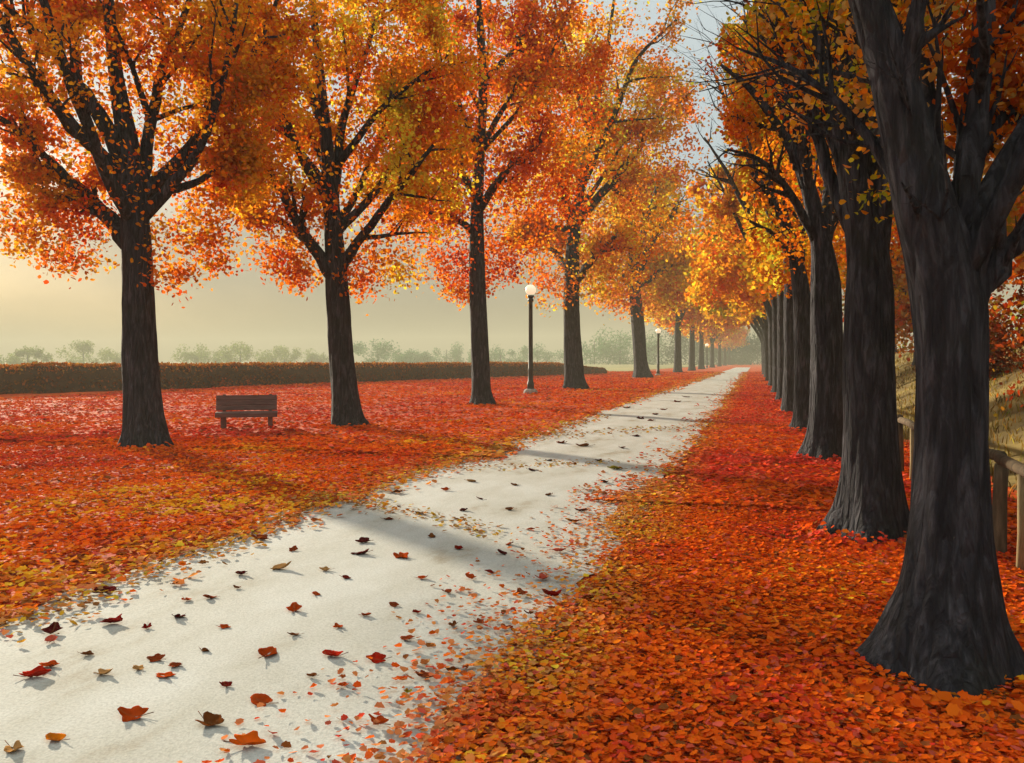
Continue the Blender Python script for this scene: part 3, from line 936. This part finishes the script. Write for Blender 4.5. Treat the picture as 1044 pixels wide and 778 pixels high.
# ------------------------------------------------------------------ single leaves lying on the path
PL = 'fallen leaves lying singly on the path'
LEAVES = [
    (250, 759, 40, ORANGE, 'large curled rust orange leaf at the bottom edge of the picture'),
    (57, 755, 28, AMBER, 'small amber leaf near the bottom left corner, right of the cut-off leaf'),
    (14, 765, 30, TAN, 'tan orange leaf cut off by the bottom left corner'),
    (137, 731, 32, BURNT, 'flat rust leaf between the amber leaf and the folded brown leaf'),
    (213, 738, 34, BROWN, 'folded brown leaf just up and left of the large rust orange leaf'),
    (267, 716, 34, BURNT, 'rust leaf with a long stalk pointing right, above the largest leaf'),
    (105, 688, 21, TAN, 'small tan leaf with a stalk between the red pair and the cluster'),
    (34, 690, 34, RED, 'lower red leaf of the overlapping pair at the left edge'),
    (50, 680, 26, BURNT, 'upper rust leaf of the overlapping pair at the left edge'),
    (169, 690, 24, BURNT, 'largest leaf of the small cluster left of centre'),
    (160, 673, 20, RUST, 'topmost dark leaf of the small cluster left of centre'),
    (179, 680, 18, RUST, 'rightmost leaf of the small cluster left of centre'),
    (141, 683, 17, TAN, 'pale tan leaf of the small cluster left of centre'),
    (272, 668, 35, BURNT, 'broad rust leaf on open path, left of the red square leaf'),
    (340, 669, 30, RED, 'red squarish leaf on open path near the middle of its width'),
    (300, 623, 23, BURNT, 'lone rust leaf on the bare middle of the path'),
    (182, 630, 19, MAROON, 'small dark crimson leaf on bare path'),
    (114, 635, 26, DRED, 'dark red leaf with a raised tip near the left lawn edge'),
    (53, 645, 26, MAROON, 'upper maroon leaf of two by the left lawn edge'),
    (52, 654, 20, PINK, 'pinkish leaf tucked below a maroon leaf by the left lawn edge'),
    (107, 604, 32, MAROON, 'maroon leaf half on the lawn litter at the left path edge'),
    (214, 610, 17, RUST, 'small purplish brown leaf above the crimson one'),
    (246, 586, 18, MAROON, 'flat dark leaf under the pale streaked tan leaf'),
    (178, 596, 13, BROWN, 'thin grey brown leaf sliver on pale path'),
    (286, 580, 24, TAN, 'long pale tan leaf on the upper left of the bare path'),
    (265, 549, 23, RUST, 'curved brown leaf on the yellow left edge of the path'),
    (299, 561, 15, RUST, 'small rust leaf right of the curved brown leaf'),
    (371, 553, 17, MAROON, 'upper of two dark curved leaves on mid path'),
    (369, 565, 21, MAROON, 'lower of two dark curved leaves on mid path'),
    (409, 568, 23, BURNT, 'red orange leaf right of the two dark curved leaves'),
    (512, 565, 14, MAROON, 'small dark red leaf alone on the right half of the path'),
    (427, 524, 11, BROWN, 'thin brown leaf standing on edge on mid path'),
    (473, 521, 13, MAROON, 'dark crossed leaf on mid path'),
    (593, 521, 15, MAROON, 'black looking leaf near the right path edge, farther one'),
    (585, 532, 19, BROWN, 'narrow brown leaf with a long stalk near the right path edge'),
    (569, 562, 19, PINK, 'pinkish red leaf at the right path edge'),
    (552, 590, 19, PINK, 'round pale pink leaf at the right path edge'),
    (564, 608, 22, DRED, 'dark red folded leaf at the right path edge'),
    (532, 606, 20, RUST, 'rust leaf left of the dark red folded leaf'),
    (462, 638, 15, BROWN, 'left one of two small brown leaves in a line toward the right edge'),
    (488, 635, 15, RUST, 'right one of two small leaves in a line toward the right edge'),
    (416, 652, 21, RUST, 'flat rust leaf above the bright red one on the path'),
    (385, 673, 25, RED, 'bright red leaf left of the tan leaves by the right litter'),
    (434, 677, 18, TAN, 'tan leaf just above a red brown leaf by the right litter'),
    (432, 690, 23, RUST, 'red brown leaf just below a tan leaf by the right litter'),
    (416, 706, 13, OLIVE, 'olive grey leaf sliver by the right litter'),
    (461, 684, 17, BROWN, 'brown leaf at the ragged edge of the right litter'),
    (540, 626, 13, MAROON, 'small blackish leaf in the yellow fringe of the right litter'),
    (517, 641, 13, DRED, 'dark red leaf below the blackish one in the yellow fringe'),
    (386, 738, 25, BURNT, 'orange brown leaf beside the yellow patch at the bottom of the right litter'),
    (406, 502, 13, BROWN, 'brown leaf on the sandy patch of the left path edge'),
    (490, 509, 13, MAROON, 'dark leaf beyond the crossed leaf on mid path'),
    (543, 480, 13, MAROON, 'dark leaf where the path begins to narrow'),
    (480, 491, 14, TAN, 'faint tan leaf on the sandy left part of mid path'),
    (573, 452, 13, RUST, 'rust leaf by the twig on the far path'),
    (595, 455, 18, BROWN, 'twig-like thin brown leaf on the far path'),
    (628, 478, 19, OLIVE, 'ochre leaf flat on the far right half of the path'),
    (332, 582, 14, TAN, 'thin pale sliver of a leaf right of the long tan leaf'),
    (242, 600, 10, BROWN, 'tiny brown fleck of a leaf above the purplish one'),
]
FLECK = [(525, 495), (634, 457), (617, 492), (668, 423), (664, 429), (653, 427), (645, 501), (610, 470), (648, 445), (690, 410), (640, 416), (700, 405), (560, 470), (676, 418)]


def single_leaf(px, py, w, col, label, group=PL):
    p = ground(px, py, .03)
    s = w * depth_of(p) / F * .92
    rl = np.random.default_rng(int(px * 7 + py * 13))
    lob = rl.integers(0, 3)
    nA, nR = 40, 5
    bend = rl.uniform(.1, .8); fold = rl.uniform(.1, .5); edge = rl.uniform(.1, .5)
    ph = rl.uniform(0, 6.28)
    wx = rl.uniform(.62, .9)
    mb = MB()
    mb.v.append((0, 0, 0))
    for j in range(1, nR + 1):
        q = j / nR
        for i in range(nA):
            a = 2 * math.pi * i / nA
            c = math.cos(a)
            tip = math.exp(-((a - math.pi / 2) / .55) ** 2)
            # five lobes, deepest sinus to the sides, a notch where the stalk joins
            l5 = .5 + .5 * math.cos(5 * (a - math.pi / 2))
            ro = .36 + (.03, .08, .12)[lob] * l5 + .10 * tip + .012 * math.cos(17 * a + ph)
            notch = math.exp(-((a - 1.5 * math.pi) / .30) ** 2)
            ro *= 1 - .45 * notch
            x, y = math.cos(a) * ro * q * wx * 1.15, math.sin(a) * ro * q
            z = abs(x) ** 1.3 * fold + y * y * bend * .9 + edge * .22 * (q ** 3) * (.5 + .5 * math.sin(3 * a + ph)) - .03 * math.exp(-(x / .04) ** 2)
            mb.v.append((x, y, z))
    for i in range(nA):
        mb.f.append((0, 1 + i, 1 + (i + 1) % nA))
    for j in range(nR - 1):
        for i in range(nA):
            i2 = (i + 1) % nA
            mb.f.append((1 + j * nA + i, 1 + (j + 1) * nA + i, 1 + (j + 1) * nA + i2, 1 + j * nA + i2))
    k = len(mb.v)
    e = .24 + rl.uniform(0, .2); sx_ = rl.normal(0, .10)
    mb.tube([Vector((0, -.18, .02)), Vector((sx_ * .4, -.30, .03)), Vector((sx_, -.30 - e, .04 + rl.uniform(0, .14)))], [.010, .011, .014], 5)
    o = mb.build('fallen_leaf', LITTER, None)
    sub = o.modifiers.new('thick', 'SOLIDIFY'); sub.thickness = .008
    VV = np.array(mb.v)
    vein = np.exp(-(VV[:, 0:1] / .03) ** 2) * .35
    C = np.tile(np.asarray(col) * .85, (len(mb.v), 1)) * (.75 + .6 * vnoise(VV + px, 7, 2)[:, None]) * (1 - vein) + vein * TAN * .5
    C[k:] = BROWN * .8
    set_col(o.data, np.clip(C, 0, .8))
    o.location = (p.x, p.y, .034)
    o.scale = (s, s, s)
    o.rotation_euler = (rl.normal(0, .12), rl.normal(0, .12), -YAW + math.pi / 2 + rl.normal(0, .5) + (math.pi if rl.random() < .4 else 0))
    return tag(o, label, 'leaf', group)


for a in LEAVES: single_leaf(*a)
for (x, y) in [(228, 640), (322, 607), (352, 590), (430, 590), (455, 604), (402, 618), (372, 628), (208, 664), (88, 668), (318, 690), (230, 700), (190, 612), (440, 548), (468, 560), (540, 540), (500, 584),
               (395, 530), (520, 520), (560, 505), (600, 500), (455, 500), (350, 700), (300, 648), (150, 640), (520, 555), (480, 590), (425, 625), (345, 640)]:
    single_leaf(x, y, 12 + (y - 500) * .02, random.choice([RUST, DRED, BURNT, BROWN]), 'small curled brown or reddish leaf lying loose on the pale path')
for (x, y) in FLECK:
    single_leaf(x, y, 10, random.choice([MAROON, BROWN, RUST]), 'tiny dark leaf fleck on the far narrowing part of the path')

# ------------------------------------------------------------------ hedge on the far side of the lawn
hroot = empty('hedge', HA, math.atan2(hd.y, hd.x))
tag(hroot, 'long low brown clipped hedge along the far side of the left lawn', 'hedge')
HL = (HB - HA).length
mb = MB()
nseg = 120


def hedge_h(x):
    return (1 + .06 * noise.noise(Vector((x * .22, 3, 1))) + .06 * noise.noise(Vector((x * .9, 7, 2)))) * min(1, .5 + (HL - x) / 30) * .96


sec = [(-.75, 0), (-.72, 1.0), (-.55, 1.40), (0, 1.48), (.55, 1.40), (.72, 1.0), (.75, 0)]
for i in range(nseg + 1):
    x = HL * i / nseg
    for (yy, zz) in sec:
        j = noise.noise(Vector((x * .7, yy * 2, zz * 2)))
        mb.v.append((x, yy * (1 + .12 * j), zz * (1 + .07 * j) * hedge_h(x)))
for i in range(nseg):
    for k in range(6):
        a = i * 7 + k
        mb.f.append((a, a + 7, a + 8, a + 1))
mb.f.append(tuple(range(7))); mb.f.append(tuple(reversed(range(nseg * 7, nseg * 7 + 7))))
HEDGEM = solid_material('hedge_core', [(.3, (.035, .018, .008)), (.7, (.09, .048, .018))], (3, 3, 3), .95, .5)
mb.build('branches', HEDGEM, hroot)
nh = 42000
hx = rng.uniform(0, HL, nh)
ang = rng.uniform(0, math.pi, nh)
hy = np.cos(ang) * .80; hz = np.clip(np.sin(ang) * 2.0, 0, 1.50) * 1.0 + rng.normal(0, .05, nh)
hz = np.where(hz > 1.42, hz + .10 * (vnoise(np.stack([hx, hy * 0, hy * 0], 1), .8, 2) - .3), hz)
hz = hz * np.array([hedge_h(x) for x in hx])
P = np.stack([hx, hy, np.maximum(hz, .03)], 1)
lit_top = np.clip((hz - 1.02) / .16, 0, 1)[:, None] * rng.uniform(.2, 1, (nh, 1))  # light along the hedge top, painted as ochre into the upper leaves
C = palette_pick([srgb(104, 56, 24), srgb(136, 74, 30), srgb(110, 80, 30), srgb(150, 74, 30)], vnoise(P, .9, 12) * 1.3 - .15 + rng.normal(0, .12, nh)) * (1 - lit_top) + palette_pick([srgb(190, 100, 32), srgb(216, 150, 60)], rng.uniform(0, 1, nh)) * lit_top
me = leaves_mesh('foliage', P, rng.uniform(.11, .22, nh), jitter_col(C, .2, .08), rng.normal(size=(nh, 3)))
link_mesh('foliage', me, DRYLEAF, hroot)

# ------------------------------------------------------------------ fence on the right
XF = 2.05
FG = 'rail and posts of the wooden fence'
froot = empty('wooden_fence', (XF, 0, 0))
tag(froot, 'weathered wooden fence with one thick top rail behind the right row of trees', 'fence')
k = 0
fy = [2.4, 5.3, 8.3, 10.9, 13.6, 16.2, 19, 22, 25, 28, 31, 34, 37, 40]
for i, y in enumerate(fy):
    mb = MB()
    rx = random.uniform(-.03, .03)
    mb.tube([Vector((rx * .2, y, -.15)), Vector((rx * .3, y, .2)), Vector((rx * .6, y + .01, .55)), Vector((rx, y, .80))], [.068, .062, .058, .057], 12,
            lambda p, a, r: r * (1 + .12 * noise.noise(Vector((math.cos(a) * 1.5, math.sin(a) * 1.5 + y, p.z * 1.2)))))
    mb.build('post', FENCEWOOD, froot)
    if i:
        y0 = fy[i - 1]
        mb = MB()
        pts = [Vector((random.uniform(-.015, .015), y0 + (y - y0) * t - .02, .85 + random.uniform(-.018, .018) - .02 * math.sin(math.pi * t))) for t in (0, .25, .5, .75, 1)]
        mb.tube(pts, [.052, .047, .050, .046, .048], 12, lambda p, a, r: r * (1 + .12 * noise.noise(Vector((math.cos(a), math.sin(a), p.y * 1.4)))))
        mb.build('rail', FENCEWOOD, froot)

for y in (7.72, 10.2, 12.7):
    mb = MB()
    mb.tube([Vector((.02, y, -.15)), Vector((.03, y, .3)), Vector((.02, y + .01, .78))], [.038, .035, .03], 8)
    mb.build('stake', STAKEWOOD, froot)
# ------------------------------------------------------------------ lamps
m, N, L = new_mat('lamp_globe')
em = N.new('ShaderNodeEmission'); em.inputs['Color'].default_value = (1.0, .86, .58, 1); em.inputs['Strength'].default_value = .32
df = N.new('ShaderNodeBsdfPrincipled'); df.inputs['Base Color'].default_value = (.8, .76, .66, 1); df.inputs['Roughness'].default_value = .35
ad = N.new('ShaderNodeAddShader'); L.new(em.outputs[0], ad.inputs[0]); L.new(df.outputs[0], ad.inputs[1])
out_node(N, L, ad.outputs[0])
GLOBE = m


def lamp(b, h, label, thick=.13, globe=.33):
    root = empty('street_lamp', b)
    tag(root, label, 'street lamp', 'globe lamps between the left trees')
    mb = MB(); mb.lathe([(.36, -.1), (.36, .16), (.30, .24), (.22, .28)], 16); mb.build('footing', STONE, root)
    mb = MB(); mb.lathe([(thick * 1.5, .26), (thick * 1.5, .55), (thick * 1.15, .68), (thick * 1.05, 1.2), (thick * 1.2, 1.26), (thick, 1.34), (thick * .82, h - .55), (thick * 1.2, h - .50), (thick * 1.2, h - .42), (thick * .8, h - .36)], 16)
    mb.build('post', POST, root)
    mb = MB(); mb.lathe([(thick * .8, h - .37), (globe * .62, h - .30), (globe * .66, h - .22)], 18); mb.build('globe_holder', POST, root)
    mb = MB(); mb.lathe([(globe * math.sin(a) + .002, h + .06 - globe * math.cos(a)) for a in np.linspace(.5, math.pi, 14)], 22); mb.build('globe', GLOBE, root)
    return root


b = ground(541, 402)
lamp(b, (402 - 297) * depth_of(b) / F, 'taller nearer globe lamp post between the third and fourth left trees', .12, .27)
b = ground(671, 383.5)
lamp(b, (383.5 - 338) * depth_of(b) / F, 'smaller farther globe lamp post between the fifth and sixth left trees', .13, .29)
b = on_row(ground(671, 383.5).x, 720.7)
lamp(b, 5.2, 'tiny most distant globe lamp deep among the left trunks', .13, .36)

# ------------------------------------------------------------------ bench
b = ground(252, 438)
D = depth_of(b)
rz = YAW + R(14)
root = empty('park_bench', b, rz)
tag(root, 'dark brown wooden bench with a slatted back on the left lawn', 'bench')
w = 60 * D / F
mb = MB()
for k in range(3): mb.box((0, -.22 + .17 * k, .42 + .004 * k), (w, .145, .045))
mb.box((0, -.315, .372), (w, .03, .10))
mb.build('seat', DARKWOOD, root, False, .008)
mb = MB()
for k in range(3):
    mb.box((-.02, .235 + .03 * k, .53 + .125 * k), (w, .05, .122), Matrix.Rotation(R(-13), 3, 'X'))
mb.build('backrest', DARKWOOD, root, False, .008)
for s in (-1, 1):
    mb = MB()
    mb.box((s * w * .38, -.2, .19), (.10, .09, .42)); mb.build('leg', DARKWOOD, root, False, .006)
    mb = MB()
    mb.box((s * w * .38, .20, .19), (.10, .09, .42)); mb.build('leg', DARKWOOD, root, False, .006)
    mb = MB()
    mb.box((s * w * .38, .285, .62), (.07, .045, .50), Matrix.Rotation(R(-13), 3, 'X')); mb.build('back_support', DARKWOOD, root, False, .006)
    mb = MB()
    mb.box((s * w * .38, 0, .375), (.065, .50, .05)); mb.build('seat_bearer', DARKWOOD, root, False, .006)

# ------------------------------------------------------------------ far trees in the mist
FT = 'misty trees on the far side of the field'
far = [(28, 210, 5.5, 9), (85, 240, 7, 14), (130, 260, 5, 10), (205, 250, 7, 12), (245, 240, 8, 15), (290, 255, 7, 13), (330, 270, 6, 9), (385, 235, 8, 14), (418, 250, 6, 10),
       (455, 260, 7, 13), (510, 245, 7, 15), (548, 255, 7, 13), (606, 230, 10, 14), (632, 225, 12, 13), (662, 240, 12, 12), (690, 235, 12, 12), (716, 245, 12, 11), (738, 255, 12, 11), (756, 262, 12, 10), (772, 270, 12, 10)]
LAB = ['leftmost pale bush-like tree in the mist beyond the field', 'broad pale tree in the mist, left of the foremost trunk', 'small pale tree in the mist, just behind the foremost left trunk',
       'misty tree just right of the foremost left trunk', 'tallest misty tree above the bench', 'misty tree right above the bench end', 'low misty tree just left of the second left trunk',
       'blue green misty tree just right of the second left trunk', 'low misty tree between the second and third left trunks', 'misty tree just left of the third left trunk',
       'misty tree just right of the third left trunk', 'misty tree behind the taller lamp post', 'blue green misty tree right of the fourth left trunk',
       'blue green misty tree left of the fifth left trunk', 'misty tree behind the smaller lamp post', 'dark misty tree behind the sixth left trunk',
       'dark misty tree behind the seventh left trunk', 'dark misty tree left of where the path ends', 'dark misty tree where the path ends', 'dark misty tree just right of where the path ends']
for i, ((px, D, hgt, rx), lab) in enumerate(zip(far, LAB)):
    d = ray(px, 368)
    if i < 15: D *= 1.75; hgt *= 1.6; rx *= 1.8
    else: D *= 1.5; hgt *= 1.7; rx *= 1.6
    p = EYE + d * D; p.z = .05
    root = empty('distant_tree', p)
    tag(root, lab, 'tree', FT)
    mb = MB()
    mb.tube([Vector((0, 0, -.3)), Vector((.1, 0, hgt * .3)), Vector((0, 0, hgt * .7))], [.35, .3, .12], 8)
    mb.build('trunk', BARK, root)
    n = 2600
    cc = []
    for k in range(16):
        a = random.uniform(0, 6.28); q = random.uniform(0, 1) ** .6
        cc.append((math.cos(a) * rx * q * .62, math.sin(a) * rx * q * .62, hgt * random.uniform(.04, .9 - .4 * q), random.uniform(.2, .36) * min(hgt, rx)))
    cc = np.array(cc)
    ii = rng.integers(0, len(cc), n)
    U = rng.normal(size=(n, 3)); U /= np.linalg.norm(U, axis=1, keepdims=True)
    P = cc[ii, :3] + U * cc[ii, 3:4] * rng.uniform(.3, 1.05, (n, 1))
    P[:, 2] = np.abs(P[:, 2])
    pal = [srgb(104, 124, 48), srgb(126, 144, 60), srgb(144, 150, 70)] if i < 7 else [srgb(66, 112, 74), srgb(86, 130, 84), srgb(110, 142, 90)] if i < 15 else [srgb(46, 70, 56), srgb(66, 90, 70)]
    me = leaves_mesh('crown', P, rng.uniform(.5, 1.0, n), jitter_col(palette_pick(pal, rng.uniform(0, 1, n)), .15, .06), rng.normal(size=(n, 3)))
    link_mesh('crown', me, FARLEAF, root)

# ------------------------------------------------------------------ haze
HAZE_DENS = .0014
mb = MB()
mb.box((0, 445, 14), (1840, 940, 30.4))
hz_o = mb.build('haze', None, None, False)
m, N, L = new_mat('haze_air')
pv = N.new('ShaderNodeVolumePrincipled')
pv.inputs['Color'].default_value = (.86, .82, .62, 1)
pv.inputs['Density'].default_value = HAZE_DENS
pv.inputs['Anisotropy'].default_value = -.1
o = N.new('ShaderNodeOutputMaterial'); L.new(pv.outputs[0], o.inputs['Volume'])
hz_o.data.materials.append(m)
tag(hz_o, kind='stuff', label='pale warm mist lying over the lawns and the avenue', cat='haze')

# ------------------------------------------------------------------ light
SUN_EL = R(13.5)
sd = Vector((-.796, .605, 0)).normalized()
to_sun = Vector((sd.x * math.cos(SUN_EL), sd.y * math.cos(SUN_EL), math.sin(SUN_EL)))
sun = bpy.data.lights.new('sun', 'SUN')
sun.energy = 5.0
sun.angle = R(1.8)
sun.color = (1.0, .87, .66)
so = bpy.data.objects.new('sun', sun)
so.rotation_euler = (-to_sun).to_track_quat('-Z', 'Y').to_euler()
so.location = (0, 0, 60)
COL.objects.link(so)

world = bpy.data.worlds.new('World')
scene.world = world
world.use_nodes = True
N, L = world.node_tree.nodes, world.node_tree.links
N.clear()
sky = N.new('ShaderNodeTexSky')
sky.sky_type = 'NISHITA'
sky.sun_disc = False
sky.sun_elevation = SUN_EL
sky.sun_rotation = math.atan2(to_sun.x, to_sun.y)
sky.air_density = 1.0; sky.dust_density = 4.0; sky.ozone_density = 1.0
bg = N.new('ShaderNodeBackground'); bg.inputs['Strength'].default_value = .058
tc = N.new('ShaderNodeTexCoord')
cl = N.new('ShaderNodeTexNoise'); cl.inputs['Scale'].default_value = 3.0; cl.inputs['Detail'].default_value = 5
mp = N.new('ShaderNodeMapping'); mp.inputs['Scale'].default_value = (1, 1, 3)
L.new(tc.outputs['Generated'], mp.inputs['Vector']); L.new(mp.outputs[0], cl.inputs['Vector'])
cr = ramp(N, [(.3, (.89, .89, .89)), (.7, (.98, .98, .98))])
L.new(cl.outputs['Fac'], cr.inputs[0])
mx = N.new('ShaderNodeMixRGB')
sx = N.new('ShaderNodeSeparateXYZ'); L.new(tc.outputs['Generated'], sx.inputs[0])
er = ramp(N, [(0, (2.3, 2.2, 1.25)), (.06, (2.8, 2.5, 1.75)), (.14, (3.2, 3.15, 2.7)), (.22, (4.2, 4.9, 5.1)), (.8, (7.0, 7.4, 7.2))])
L.new(sx.outputs['Z'], er.inputs[0]); L.new(er.outputs[0], mx.inputs[2])
L.new(cr.outputs[0], mx.inputs[0]); L.new(sky.outputs[0], mx.inputs[1])
L.new(mx.outputs[0], bg.inputs['Color'])
wo = N.new('ShaderNodeOutputWorld'); L.new(bg.outputs[0], wo.inputs['Surface'])

# ------------------------------------------------------------------ render settings
scene.render.engine = 'CYCLES'
cy = scene.cycles
cy.max_bounces = 5; cy.diffuse_bounces = 3; cy.glossy_bounces = 1; cy.transmission_bounces = 3; cy.volume_bounces = 0
cy.transparent_max_bounces = 4
cy.use_denoising = True
cy.use_adaptive_sampling = True
cy.adaptive_threshold = .02
cy.caustics_reflective = False; cy.caustics_refractive = False
vs = scene.view_settings
vs.view_transform = 'Standard'; vs.look = 'None'; vs.gamma = 1.0; vs.use_curve_mapping = False
vs.exposure = 1.14
